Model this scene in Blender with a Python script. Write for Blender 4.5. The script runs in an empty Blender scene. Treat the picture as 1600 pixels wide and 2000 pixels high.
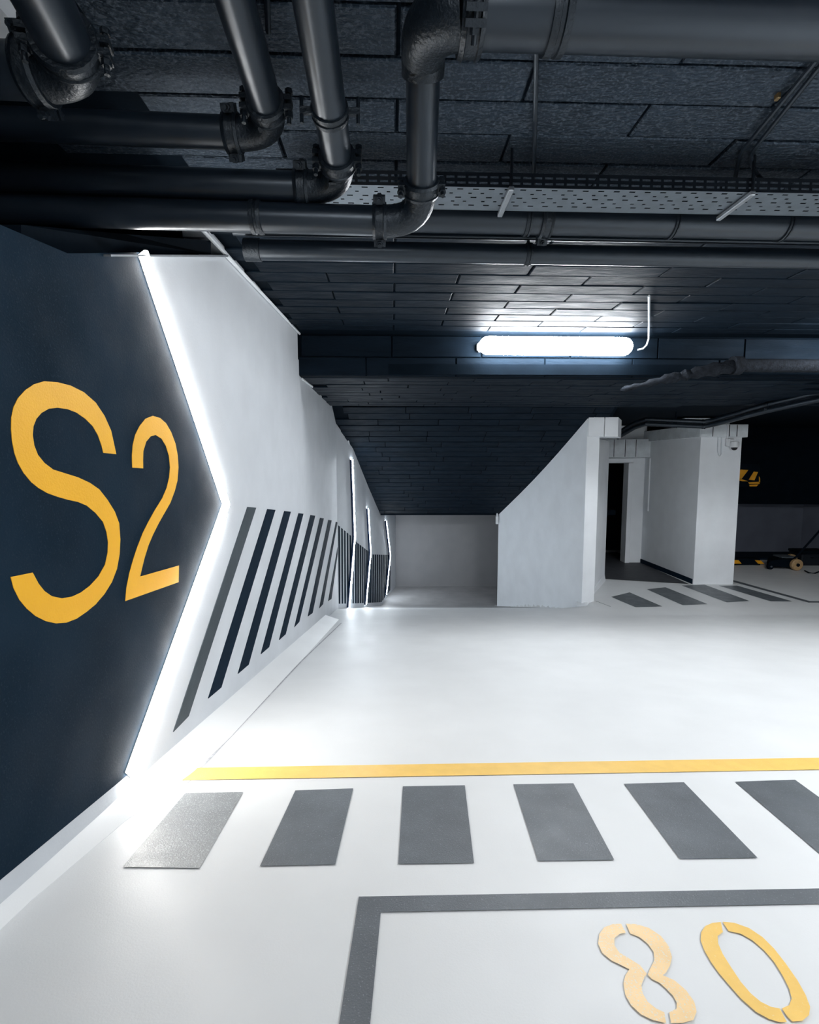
import bpy, bmesh, math, random
from mathutils import Vector, Matrix

random.seed(7)
SC = bpy.context.scene
COL = SC.collection

# ------------------------------------------------------------------ camera
S = 1.1                                   # camera height above the ramp, metres (unit of every length below)
PITCH = math.atan(0.095)
CP, SP = math.cos(PITCH), math.sin(PITCH)
SLOPE = math.tan(math.atan(0.059) + PITCH)      # the ramp falls away from the camera
cam = bpy.data.cameras.new('camera')
cam.sensor_fit = 'HORIZONTAL'; cam.sensor_width = 36.0; cam.lens = 36.0 * 1000 / 1600
cam.clip_start = 0.02
co = bpy.data.objects.new('camera', cam); COL.objects.link(co)
co.location = (0, 0, S); co.rotation_euler = (math.pi / 2 - PITCH, 0, 0)
SC.camera = co

# ------------------------------------------------------------------ world, exposure, lamp strengths
w = bpy.data.worlds.new('world'); SC.world = w; w.use_nodes = True
w.node_tree.nodes['Background'].inputs[0].default_value = (0.35, 0.5, 0.8, 1)
w.node_tree.nodes['Background'].inputs[1].default_value = 0.04
SC.view_settings.view_transform = 'Standard'; SC.view_settings.look = 'None'
SC.view_settings.gamma = 1; SC.view_settings.use_curve_mapping = False
SC.view_settings.exposure = 0.15
LAMP = 68.0          # tube lamp on the beam
FILL = (35.0, 165.0, 82.0)   # added unseen fill lamps: behind the viewpoint, right, far right
LED = 36.0           # wall strips

# ------------------------------------------------------------------ geometry helpers (lengths in camera heights)
def ray(px, py):
    a = (px - 800) / 1000.0; b = (1000 - py) / 1000.0
    return Vector((a, CP + b * SP, -SP + b * CP))
def at(px, py, t): return ray(px, py) * t                    # point at camera depth t
def on_y(px, py, Y): r = ray(px, py); return r * (Y / r.y)
def on_e(px, py, E): r = ray(px, py); return r * (E / r.z)
def on_plane(px, py, p0, n):
    r = ray(px, py); return r * (p0.dot(n) / r.dot(n))
WX = -1.075
def on_wall(px, py): r = ray(px, py); return r * (WX / r.x)
Y0, Y1 = 7.4, 10.4
def sstep(t): t = min(1, max(0, t)); return t * t * (3 - 2 * t)
def fe(x, y):                                                # floor height
    if y < Y0: p = -1 - SLOPE * y
    elif y < Y1: p = -1 - SLOPE * Y0 + (y - Y0) / (Y1 - Y0) * (-2.95 + 1 + SLOPE * Y0)
    else: p = -2.95
    r = -1 - SLOPE * min(y, 6.8)
    if y < 7.38: xw, wd = 2.35, 1.0
    elif y < 10.4: xw, wd = 2.66 - 0.75 * (y - 7.38) / 3.02, 0.12
    else: xw, wd = 3.35, 0.1
    t = sstep((x - xw) / wd + 0.5)
    return p * (1 - t) + r * t
def on_floor(px, py):
    r = ray(px, py); lo, hi = 0.3, 30.0
    if r.z >= 0: return None
    for i in range(60):
        m = (lo + hi) / 2; q = r * m
        if q.z < fe(q.x, q.y): hi = m
        else: lo = m
    return r * lo
def W(p): return Vector((p[0] * S, p[1] * S, (p[2] + 1) * S))

class MB:
    def __init__(s): s.v = []; s.f = []
    def poly(s, pts):
        b = len(s.v); s.v += [Vector(p) for p in pts]; s.f.append(list(range(b, b + len(pts))))
    def prism(s, pts, d):
        """closed solid: polygon pts extruded by vector d"""
        d = Vector(d); n = len(pts); b = len(s.v)
        s.v += [Vector(p) for p in pts] + [Vector(p) + d for p in pts]
        s.f.append(list(range(b, b + n))); s.f.append([b + n + i for i in reversed(range(n))])
        for i in range(n):
            j = (i + 1) % n; s.f.append([b + j, b + i, b + n + i, b + n + j])
    def box(s, c, size, ax=None):
        c = Vector(c); ax = ax or (Vector((1, 0, 0)), Vector((0, 1, 0)), Vector((0, 0, 1)))
        x, y, z = [a.normalized() * (h / 2) for a, h in zip(ax, size)]
        s.prism([c - x - y - z, c + x - y - z, c + x + y - z, c - x + y - z], z * 2)
    def tube(s, pts, r, n=12, cap=True):
        pts = [Vector(p) for p in pts]; m = len(pts)
        rs = r if isinstance(r, (list, tuple)) else [r] * m
        tang = []
        for i in range(m):
            a = pts[max(0, i - 1)]; c = pts[min(m - 1, i + 1)]
            if (c - a).length < 1e-9: c = pts[min(m - 1, i + 2)]; a = pts[max(0, i - 2)]
            tang.append((c - a).normalized())
        up = Vector((0, 0, 1)) if abs(tang[0].z) < 0.9 else Vector((1, 0, 0))
        u = tang[0].cross(up).normalized(); b = len(s.v)
        for i in range(m):
            u = (u - tang[i] * u.dot(tang[i])).normalized(); v = tang[i].cross(u)
            for k in range(n):
                a = 2 * math.pi * k / n
                s.v.append(pts[i] + (u * math.cos(a) + v * math.sin(a)) * rs[i])
        for i in range(m - 1):
            for k in range(n):
                k2 = (k + 1) % n
                s.f.append([b + i * n + k, b + i * n + k2, b + (i + 1) * n + k2, b + (i + 1) * n + k])
        if cap:
            s.f.append([b + k for k in reversed(range(n))]); s.f.append([b + (m - 1) * n + k for k in range(n)])
    def build(s, name, mat, parent=None, smooth=False, bevel=0, org=None):
        vs = [W(v) for v in s.v]
        if parent is not None: o0 = wloc(parent)
        elif org is not None: o0 = W(org)
        else:
            o0 = Vector((sum(v.x for v in vs) / len(vs), sum(v.y for v in vs) / len(vs), min(v.z for v in vs)))
        me = bpy.data.meshes.new(name)
        me.from_pydata([v - o0 for v in vs], [], s.f)
        bm = bmesh.new(); bm.from_mesh(me)
        bmesh.ops.recalc_face_normals(bm, faces=bm.faces)
        if bevel:
            bmesh.ops.remove_doubles(bm, verts=bm.verts, dist=1e-5)
            ed = [e for e in bm.edges if len(e.link_faces) == 2 and e.calc_face_angle(0) > 0.5]
            bmesh.ops.bevel(bm, geom=ed, offset=bevel * S, segments=1, affect='EDGES', clamp_overlap=True)
        bm.to_mesh(me); bm.free()
        if smooth:
            for p in me.polygons: p.use_smooth = True
            me.set_sharp_from_angle(angle=math.radians(38))
        me.materials.append(mat)
        o = bpy.data.objects.new(name, me); COL.objects.link(o)
        if parent is not None: o.parent = parent; o.location = o0 - wloc(parent)
        else: o.location = o0
        return o
def wloc(o):
    l = Vector(o.location)
    while o.parent: o = o.parent; l += Vector(o.location)
    return l
def tag(o, label, cat=None, group=None, kind=None):
    o['label'] = label
    if cat: o['category'] = cat
    if group: o['group'] = group
    if kind: o['kind'] = kind
    return o
def thing(name, label, cat, loc, group=None):
    o = bpy.data.objects.new(name, None); COL.objects.link(o); o.location = W(loc)
    o.empty_display_size = 0.1
    return tag(o, label, cat, group)
def struct(o, label): o['label'] = label; o['kind'] = 'structure'; return o

# ------------------------------------------------------------------ materials
def mat(name, col, rough=0.5, var=0.0, vscale=6.0, bump=0.0, bscale=60.0, metal=0.0, spec=0.5, speck=None, streak=False, obj_random=False, rvar=0.0, coat=0.0, tint=None):
    m = bpy.data.materials.new(name); m.use_nodes = True
    nt = m.node_tree; N = nt.nodes; L = nt.links; b = N['Principled BSDF']
    b.inputs['Base Color'].default_value = (*col, 1); b.inputs['Roughness'].default_value = rough
    b.inputs['Metallic'].default_value = metal; b.inputs['Specular IOR Level'].default_value = spec
    if tint: b.inputs['Specular Tint'].default_value = (*tint, 1)
    b.inputs['Coat Weight'].default_value = coat; b.inputs['Coat Roughness'].default_value = 0.2
    tc = N.new('ShaderNodeTexCoord'); vec = tc.outputs['Object']
    if obj_random:
        oi = N.new('ShaderNodeObjectInfo'); ad = N.new('ShaderNodeVectorMath'); ad.operation = 'ADD'
        ml = N.new('ShaderNodeMath'); ml.operation = 'MULTIPLY'; ml.inputs[1].default_value = 40
        L.new(oi.outputs['Random'], ml.inputs[0]); L.new(vec, ad.inputs[0]); L.new(ml.outputs[0], ad.inputs[1]); vec = ad.outputs[0]
    if streak:
        mp = N.new('ShaderNodeMapping'); mp.inputs['Scale'].default_value = streak; L.new(vec, mp.inputs[0]); vs = mp.outputs[0]
    else: vs = vec
    cur = None
    if var:
        n = N.new('ShaderNodeTexNoise'); n.inputs['Scale'].default_value = vscale; n.inputs['Detail'].default_value = 6; L.new(vs, n.inputs['Vector'])
        r = N.new('ShaderNodeValToRGB'); r.color_ramp.elements[0].position = 0.3; r.color_ramp.elements[1].position = 0.72
        r.color_ramp.elements[0].color = (*[c * (1 - var) for c in col], 1); r.color_ramp.elements[1].color = (*[min(1, c * (1 + var)) for c in col], 1)
        L.new(n.outputs['Fac'], r.inputs[0]); cur = r.outputs[0]; L.new(cur, b.inputs['Base Color'])
    if speck:
        n = N.new('ShaderNodeTexNoise'); n.inputs['Scale'].default_value = speck[1]; n.inputs['Detail'].default_value = 2; L.new(vec, n.inputs['Vector'])
        r = N.new('ShaderNodeValToRGB'); r.color_ramp.elements[0].position = speck[2]; r.color_ramp.elements[1].position = speck[2] + 0.06
        r.color_ramp.elements[0].color = (0, 0, 0, 1); r.color_ramp.elements[1].color = (1, 1, 1, 1)
        L.new(n.outputs['Fac'], r.inputs[0]); mx = N.new('ShaderNodeMix'); mx.data_type = 'RGBA'
        L.new(r.outputs[0], mx.inputs['Factor']); mx.inputs['B'].default_value = (*speck[0], 1)
        if cur: L.new(cur, mx.inputs['A'])
        else: mx.inputs['A'].default_value = (*col, 1)
        L.new(mx.outputs['Result'], b.inputs['Base Color'])
    if rvar:
        n = N.new('ShaderNodeTexNoise'); n.inputs['Scale'].default_value = vscale * 2.3; n.inputs['Detail'].default_value = 5; L.new(vs, n.inputs['Vector'])
        mr = N.new('ShaderNodeMapRange'); mr.inputs['From Min'].default_value = 0.3; mr.inputs['From Max'].default_value = 0.7
        mr.inputs['To Min'].default_value = rough - rvar; mr.inputs['To Max'].default_value = rough + rvar
        L.new(n.outputs['Fac'], mr.inputs['Value']); L.new(mr.outputs[0], b.inputs['Roughness'])
    if bump:
        n = N.new('ShaderNodeTexNoise'); n.inputs['Scale'].default_value = bscale; n.inputs['Detail'].default_value = 4; L.new(vs, n.inputs['Vector'])
        bp = N.new('ShaderNodeBump'); bp.inputs['Strength'].default_value = bump; bp.inputs['Distance'].default_value = 0.01
        L.new(n.outputs['Fac'], bp.inputs['Height']); L.new(bp.outputs[0], b.inputs['Normal'])
    return m
def emit(name, col, strength):
    m = bpy.data.materials.new(name); m.use_nodes = True; nt = m.node_tree
    b = nt.nodes['Principled BSDF']; b.inputs['Base Color'].default_value = (0.8, 0.8, 0.8, 1)
    b.inputs['Emission Color'].default_value = (*col, 1); b.inputs['Emission Strength'].default_value = strength
    return m
TB = (0.55, 0.75, 1.0)
M = dict(
    floor=mat('floor_epoxy', (0.76, 0.775, 0.78), 0.48, 0.035, 2.2, 0.05, 180, rvar=0.06),
    white=mat('white_wall_paint', (0.77, 0.80, 0.83), 0.6, 0.04, 3.0, 0.10, 70, spec=0.3),
    wallgrey=mat('pale_grey_wall_paint', (0.62, 0.65, 0.685), 0.6, 0.05, 3.0, 0.10, 70, spec=0.3),
    raw=mat('pale_board', (0.64, 0.68, 0.71), 0.75, 0.12, 7.0, 0.3, 60, spec=0.3),
    navy=mat('navy_wall_paint', (0.008, 0.0195, 0.034), 0.68, 0.25, 2.2, 0.08, 140, spec=0.06, speck=((0.014, 0.027, 0.043), 150, 0.60), rvar=0.08, tint=TB),
    navy2=mat('navy_stripe_paint', (0.007, 0.016, 0.029), 0.75, 0.12, 8, 0.1, 120, spec=0.06, tint=TB),
    navy3=mat('glare_stripe_paint', (0.040, 0.054, 0.064), 0.5, 0.15, 8, 0.1, 120, spec=0.3),  # glare on the first stripe is mixed into this grey
    yellow=mat('yellow_wall_paint', (0.98, 0.49, 0.018), 0.5, 0.04, 6, 0.10, 130, spec=0.3),
    fyellow=mat('yellow_floor_paint', (0.96, 0.62, 0.17), 0.36, 0.05, 14, 0.08, 160, speck=((0.92, 0.70, 0.36), 210, 0.66)),
    fyellow2=mat('worn_yellow_floor_paint', (0.94, 0.66, 0.33), 0.38, 0.06, 14, 0.08, 160, speck=((0.82, 0.72, 0.56), 190, 0.58)),
    grey=mat('grey_floor_paint', (0.115, 0.130, 0.145), 0.42, 0.16, 5, 0.2, 200, speck=((0.24, 0.26, 0.28), 230, 0.64), rvar=0.07),
    greyl=mat('worn_grey_floor_paint', (0.25, 0.265, 0.27), 0.36, 0.16, 6, 0.2, 200, speck=((0.44, 0.46, 0.48), 200, 0.58), rvar=0.08),
    board=mat('dark_wood_wool_board', (0.006, 0.011, 0.018), 0.5, 0.4, 9, 1.0, 75, obj_random=True, streak=(0.5, 1, 1), spec=0.5, speck=((0.042, 0.052, 0.066), 95, 0.53), rvar=0.1, tint=TB),
    plank=mat('dark_ceiling_plank', (0.0042, 0.0085, 0.0145), 0.66, 0.35, 8, 0.3, 60, obj_random=True, streak=(0.25, 1, 1), rvar=0.1, spec=0.12, tint=TB),
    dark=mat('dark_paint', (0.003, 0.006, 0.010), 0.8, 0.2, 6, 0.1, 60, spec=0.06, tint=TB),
    pipe=mat('black_pipe_paint', (0.006, 0.010, 0.016), 0.34, 0.1, 10, 0.012, 20, spec=0.62, rvar=0.04, tint=(0.8, 0.9, 1.0)),
    cast=mat('black_cast_iron', (0.004, 0.007, 0.011), 0.4, 0.2, 20, 0.3, 90, spec=0.5, tint=(0.8, 0.9, 1.0)),
    tray=mat('galvanised_steel', (0.15, 0.18, 0.21), 0.45, 0.12, 14, 0.05, 60, metal=0.6),
    trayd=mat('dark_steel', (0.008, 0.012, 0.018), 0.45, 0.2, 14, 0.05, 60, metal=0.2, spec=0.3),
    steel=mat('bright_steel', (0.40, 0.43, 0.46), 0.35, 0.1, 20, 0.05, 60, metal=0.8),
    plastic=mat('white_plastic', (0.72, 0.74, 0.76), 0.4, 0.03, 10),
    lag=mat('dark_lagging', (0.012, 0.015, 0.020), 0.85, 0.5, 25, 0.8, 60, spec=0.1),
    glass=mat('black_dome', (0.004, 0.005, 0.007), 0.1),
    hyellow=mat('hazard_yellow', (0.80, 0.36, 0.01), 0.5, 0.1, 10),
    tan=mat('tan_wood', (0.42, 0.27, 0.13), 0.6, 0.2, 20, 0.1, 60),
    brass=mat('dull_brass', (0.16, 0.11, 0.05), 0.4, 0.1, 20, metal=0.6),
    passage_grey=mat('passage_floor_grey', (0.36, 0.36, 0.365), 0.55, 0.12, 3, 0.1, 80),  # darker grey for the passage floor
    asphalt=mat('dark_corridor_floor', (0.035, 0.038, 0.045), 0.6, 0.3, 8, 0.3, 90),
    rear=mat('shaded_rear_wall_paint', (0.13, 0.145, 0.185), 0.7, 0.1, 2, 0.1, 60, spec=0.2),  # pale wall; the dimness of the rear corner is put into its colour
    crack=mat('floor_joint', (0.42, 0.43, 0.46), 0.8, 0.3, 30),
    lamp=emit('lamp_light', (0.94, 0.97, 1.0), LAMP),
    fill_a=emit('fill_lamp_light', (0.94, 0.97, 1.0), FILL[0]), fill_b=emit('fill_lamp_light', (0.94, 0.97, 1.0), FILL[1]), fill_c=emit('fill_lamp_light', (0.94, 0.97, 1.0), FILL[2]),
    led=emit('led_light', (1.0, 0.975, 0.94), LED),
    ledc=emit('cool_led_light', (0.85, 0.93, 1.0), 88.0),
    ledblue=mat('blue_led_channel', (0.010, 0.025, 0.065), 0.4, spec=0.2),
)
UX = Vector((math.cos(math.radians(2.0)), math.sin(math.radians(2.0)), 0))   # direction of everything that runs across the garage
UY = Vector((-UX.y, UX.x, 0)); UZ = Vector((0, 0, 1))

# ------------------------------------------------------------------ floor
xs = [-3.0, -1.4, -1.075] + [-0.9 + 0.3 * i for i in range(9)] + [1.6 + 0.04 * i for i in range(48)] + [3.55, 3.8, 4.5, 5.5, 7, 9, 11, 13]
ys = [-4, -2, 0] + [0.5 * i for i in range(1, 13)] + [6.2 + 0.1 * i for i in range(46)] + [11, 11.6, 12.3, 13, 14]
b = MB(); nx = len(xs)
for y in ys:
    for x in xs: b.v.append(Vector((x, y, fe(x, y))))
for j in range(len(ys) - 1):
    for i in range(nx - 1): b.f.append([j * nx + i, j * nx + i + 1, (j + 1) * nx + i + 1, (j + 1) * nx + i])
floor = struct(b.build('floor', M['floor'], org=(0, 0, -1), smooth=True), 'pale grey glossy epoxy garage floor sloping down ahead')
floor.data.set_sharp_from_angle(angle=math.radians(60))

def flat_mark(name, polys, m, parent=floor, lift=0.003, label=None, proj=on_floor):
    """paint on the floor: each polygon given by its corner points; kept a hair above it"""
    b = MB()
    for pts in polys:
        P = [p if isinstance(p, Vector) else proj(*p) for p in pts]
        if len(P) == 4:
            n = 8; base = len(b.v)
            for j in range(n + 1):
                for i in range(n + 1):
                    u, v = i / n, j / n
                    q = (P[0] * (1 - u) + P[1] * u) * (1 - v) + (P[3] * (1 - u) + P[2] * u) * v
                    b.v.append(Vector((q.x, q.y, fe(q.x, q.y) + lift)))
            for j in range(n):
                for i in range(n):
                    a = base + j * (n + 1) + i; b.f.append([a, a + 1, a + n + 2, a + n + 1])
        else:
            b.poly([Vector((q.x, q.y, fe(q.x, q.y) + lift)) for q in P])
    o = b.build(name, m, parent)
    if label: o['label'] = label
    return o

# near zebra blocks
near = [[(362, 1550), (475, 1548), (390, 1697), (240, 1695)], [(577, 1545), (690, 1541), (655, 1690), (508, 1693)],
        [(787, 1537), (908, 1535), (926, 1687), (778, 1689)], [(1003, 1533), (1120, 1531), (1200, 1681), (1051, 1683)],
        [(1219, 1532), (1336, 1529), (1480, 1677), (1328, 1679)], [(1436, 1528), (1553, 1524), (1758, 1673), (1610, 1676)]]
names = ['worn pale grey zebra block nearest the navy wall', 'grey zebra block second from the navy wall', 'grey zebra block straight above the bay corner',
         'grey zebra block fourth from the navy wall', 'grey zebra block above the yellow 8', 'grey zebra block cut by the right picture edge']
for i, (q, l) in enumerate(zip(near, names)): flat_mark('zebra_block', [q], M['greyl'] if i == 0 else M['grey'], label=l)
c6 = [on_floor(*q) for q in near[5]]; d6 = c6[0] - on_floor(*near[4][0])
flat_mark('zebra_block', [[p + d6 for p in c6]], M['grey'])
# far zebra blocks
K = lambda x, y: (960 + x / 2.5, 760 + y / 2.5)
far = [[K(510, 1035), K(585, 1063), K(425, 1057)], [K(675, 993), K(835, 1062), K(705, 1066), K(585, 1015)], [K(850, 968), K(1055, 1050), K(935, 1056), K(760, 978)],
       [K(1040, 955), K(1260, 1035), K(1150, 1042), K(930, 960)], [K(1200, 960), K(1470, 1037), K(1365, 1037), K(1110, 960)]]
fl = ['dark grey triangle of the far zebra at the ramp wall', None, None, None, None]
for q, l in zip(far, fl): flat_mark('zebra_block', [q], M['grey'], label=l)
flat_mark('bay_line', [[K(1178, 932), K(1556, 1036), K(1552, 1044), K(1175, 940)], [K(1556, 1036), K(1800, 1036), K(1800, 1043), K(1552, 1043)]], M['grey'], label='thin dark bay line beyond the far column')
e1, e2 = on_floor(1600, 1481), on_floor(1600, 1505); e0 = on_floor(304, 1502); dd = (e1 - e0).normalized() * 3.0
flat_mark('lane_line', [[(304, 1502), e1 + dd, e2 + dd, (283, 1526)]], M['fyellow'], label='long yellow line across the floor')
o1, o2, o3 = on_floor(701, 1753), on_floor(1600, 1737), on_floor(663, 2000)
i1, i2, i3 = on_floor(744, 1783), on_floor(1600, 1767), on_floor(719, 2000)
r = (o2 - o1).normalized() * 1.2; d = (o3 - o1).normalized() * 0.9
flat_mark('bay_line', [[o1, o2 + r, i2 + r, i1], [o1, i1, i3 + d, o3 + d]], M['grey'], label='dark grey bay corner line around number 80')
G = lambda l: [(560 + x / 1.5385, 1660 + y / 1.5385) for x, y in l]
z_l = [(1305,220),(1280,222),(1258,232),(1246,250),(1244,275),(1255,305),(1275,340),(1300,375),(1330,410),(1365,450),(1410,490),(1450,512),(1480,521),(1503,521),(1482,480),(1455,475),(1425,460),(1395,435),(1365,400),(1335,355),(1310,315),(1297,285),(1295,262),(1311,250)]
z_r = [(1310,219),(1345,222),(1390,238),(1430,265),(1465,300),(1500,345),(1535,395),(1560,440),(1573,475),(1570,500),(1550,517),(1520,520),(1505,505),(1488,480),(1510,470),(1518,450),(1510,420),(1490,380),(1465,340),(1435,305),(1400,275),(1365,255),(1328,247)]
e_l = [(1005,225),(980,226),(955,235),(940,255),(936,285),(948,312),(975,335),(1010,352),(1030,362),(1018,380),(1012,405),(1018,440),(1035,470),(1065,498),(1100,515),(1140,524),(1135,492),(1110,480),(1085,460),(1070,435),(1066,410),(1073,390),(1082,375),(1062,350),(1030,330),(1000,312),(985,290),(985,268),(1000,256),(1020,252)]
e_r = [(1020,225),(1050,226),(1090,238),(1125,262),(1148,292),(1158,325),(1152,352),(1140,372),(1130,380),(1165,395),(1200,425),(1225,460),(1232,490),(1222,515),(1190,524),(1155,524),(1150,492),(1172,480),(1172,462),(1160,440),(1140,420),(1120,402),(1098,392),(1085,378),(1092,360),(1105,335),(1103,310),(1085,285),(1060,265),(1032,254)]
flat_mark('painted_number', [G(e_l), G(e_r)], M['fyellow2'], label='worn pale yellow stencilled 8 on the floor')
flat_mark('painted_number', [G(z_l), G(z_r)], M['fyellow'], label='yellow stencilled 0 on the floor')
flat_mark('floor_crack', [[(362, 1530), (367, 1530), (592, 1290), (590, 1289)], [(590, 1289), (592, 1290), (668, 1217), (666, 1217)]], M['crack'], lift=0.002)
# dark corridor floor
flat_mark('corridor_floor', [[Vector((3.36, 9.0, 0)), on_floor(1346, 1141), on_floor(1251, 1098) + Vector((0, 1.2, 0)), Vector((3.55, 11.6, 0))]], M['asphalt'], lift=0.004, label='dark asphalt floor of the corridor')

# ------------------------------------------------------------------ left wall with its paint
W1 = Vector((WX, on_wall(660, 1100).y, 0))
def pl(px, Y): q = on_y(px, 1100, Y); return Vector((q.x, Y, 0))
W2, W3, W4, W5 = pl(692, 8.15), pl(722, 9.35), pl(763, 11.5), pl(773, 12.1)
ce = lambda y: 0.78 - 0.572 * (y - 7.2) if y < 10.4 else -1.05      # ramp ceiling height
q1, q2, q3 = on_wall(0, 440), on_wall(130, 495), on_wall(437, 499)
b = MB()
yT = on_wall(408, 470).y
prof = [(-4, -1.3), (7.2, -2.6), (W1.y, -2.75), (W1.y, 0.95), (5.05, 1.0), (5.05, 1.35), (yT, 1.35), (yT, q3.z + 0.01), (q3.y, q3.z), (q2.y, q2.z), (q1.y, q1.z), (-4, q1.z - 0.05)]
b.prism([(WX, y, e) for y, e in prof], (-0.14, 0, 0))
lk = on_wall(74, 98)
b.prism([(WX, -4, lk.z), (WX, lk.y, lk.z), (WX, lk.y, 1.35), (WX, -4, 1.35)], (-0.14, 0, 0))
for a, c in ((W1, W2), (W2, W3), (W3, W4), (W4, W5)):
    n = Vector((a.y - c.y, c.x - a.x, 0)).normalized() * 0.12
    ta, tc = ce(a.y) + 0.2, ce(c.y) + 0.2
    b.prism([(a.x, a.y, -3.1), (c.x, c.y, -3.1), (c.x, c.y, tc), (a.x, a.y, ta)], n)
wall = struct(b.build('wall_left', M['wallgrey'], org=(WX, 0, -1)), 'white garage wall on the left painted with navy, yellow and stripes')
pa = W2.lerp(W3, 0.35)
X = lambda x, y: Vector((x, y, 0))
wm = W3.lerp(W4, 0.52)
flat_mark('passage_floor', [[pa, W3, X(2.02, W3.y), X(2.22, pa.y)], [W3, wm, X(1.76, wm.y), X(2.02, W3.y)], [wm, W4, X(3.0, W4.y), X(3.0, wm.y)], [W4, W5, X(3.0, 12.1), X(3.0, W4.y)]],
          M['passage_grey'], lift=0.003, label='darker grey floor of the low passage')
def wall_mark(name, px_polys, m, label=None, off=0.004, thick=0.006):
    b = MB()
    for pts in px_polys:
        P = [(p if isinstance(p, Vector) else on_wall(*p)) for p in pts]
        b.prism([Vector((WX + off, p.y, p.z)) for p in P], (-thick, 0, 0))
    o = b.build(name, m, wall)
    if label: o['label'] = label
    return o
eb = lambda y: -1 - SLOPE * y
bl = on_wall(247, 1514)
lt, lv = on_wall(272, 493), on_wall(437, 985)
wall_mark('painted_panel', [[Vector((0, -4, 0.58)), q1, q2, lt, lv, bl, Vector((0, -4, eb(-4) + 0.11))]], M['navy'], 'large navy painted panel with an arrow shaped edge')
K5 = lambda l: [(x / 3.478, 700 + y / 3.478) for x, y in l]
s_out = [(780,650),(765,580),(745,490),(700,390),(640,300),(560,230),(470,185),(380,162),(290,155),(220,175),(160,215),(110,270),(80,330),(65,400),(63,480),(70,560),(85,640),(110,710),(150,780),(200,840),(250,880),(310,915),(380,940),(450,960),(520,975),(580,1000),(640,1050),(690,1110),(715,1180),(725,1250),(722,1320),(705,1400),(660,1480),(600,1545),(540,1590),(480,1618),(410,1630),(340,1615),(290,1580),(250,1530),(210,1455),(60,1485),(80,1560),(120,1640),(170,1700),(230,1750),(300,1785),(370,1800),(440,1795),(510,1768),(580,1720),(640,1670),(700,1600),(750,1520),(785,1430),(803,1330),(808,1230),(800,1120),(770,1040),(720,960),(665,890),(600,845),(520,808),(430,780),(350,755),(290,710),(245,655),(220,590),(210,520),(215,460),(235,410),(270,370),(320,342),(380,335),(450,345),(510,368),(570,410),(620,460),(655,520),(680,590),(693,642)]
two = [(890,742),(888,660),(893,590),(910,520),(940,460),(980,410),(1030,390),(1080,405),(1120,440),(1155,500),(1185,580),(1200,660),(1205,740),(1198,830),(1180,900),(1150,980),(1110,1050),(1070,1120),(1030,1200),(1000,1270),(975,1350),(955,1430),(943,1482),(1208,1407),(1206,1520),(843,1648),(850,1560),(870,1460),(895,1370),(925,1280),(960,1190),(1000,1110),(1045,1030),(1095,950),(1125,880),(1142,810),(1148,740),(1140,660),(1120,595),(1090,545),(1050,520),(1015,530),(985,565),(965,630),(963,690),(964,747)]
wall_mark('painted_letter', [K5(s_out)], M['yellow'], 'large yellow painted letter S', off=0.0055)
wall_mark('painted_number', [K5(two)], M['yellow'], 'yellow painted number 2 beside the S', off=0.0055)
T = lambda l: [(200 + x / 3.077, 900 + y / 3.077) for x, y in l]
stripes = [[(870,277),(922,282),(515,1535),(423,1630)],[(990,290),(1038,295),(712,1362),(634,1428)],[(1092,302),(1131,306),(877,1225),(813,1280)],[(1178,315),(1207,318),(1000,1120),(951,1162)],[(1250,326),(1278,330),(1100,1042),(1061,1077)],[(1308,343),(1330,346),(1182,968),(1153,1000)],[(1358,355),(1377,358),(1262,915),(1234,935)],[(1403,366),(1412,370),(1325,862),(1303,886)],[(1413,520),(1413,560),(1376,830),(1357,843)]]
for k, st in enumerate(stripes): wall_mark('painted_stripe', [T(st)], M['navy3'] if k == 0 else M['navy2'], 'slanted stripe greyed with painted glare nearest the bright light strip' if k == 0 else None)
# dense stripes on the turning faces
def face_stripes(a, c, n, top, bot, frac, m, lean=-0.03):
    d = (c - a); nv = Vector((-(a.y - c.y), -(c.x - a.x), 0)).normalized()
    for i in range(n):
        u0 = (i + 0.3) / n; u1 = u0 + frac / n
        bb = MB(); pts = []
        for u, k in ((u0, 1), (u1, 1), (u1, 0), (u0, 0)):
            q = a + d * (u + (lean if k == 0 else 0))
            e = (top[0] + (top[1] - top[0]) * u) if k else fe(q.x, q.y) + bot
            pts.append(Vector((q.x, q.y, e)) + nv * 0.004)
        bb.prism(pts, nv * -0.006); bb.build('painted_stripe', m, wall)
def ftop(px, py, a, c):
    n = Vector((a.y - c.y, c.x - a.x, 0)); return on_plane(px, py, a, n).z
face_stripes(W1, W2, 6, (ftop(662, 1024, W1, W2), ftop(690, 1052, W1, W2)), 0.08, 0.5, M['navy2'])
face_stripes(W2, W3, 7, (ftop(694, 1054, W2, W3), ftop(720, 1080, W2, W3)), 0.08, 0.7, M['navy2'])
face_stripes(W3, W4, 11, (ftop(724, 1081, W3, W4), ftop(760, 1087, W3, W4)), 0.08, 0.65, M['navy2'])

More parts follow.
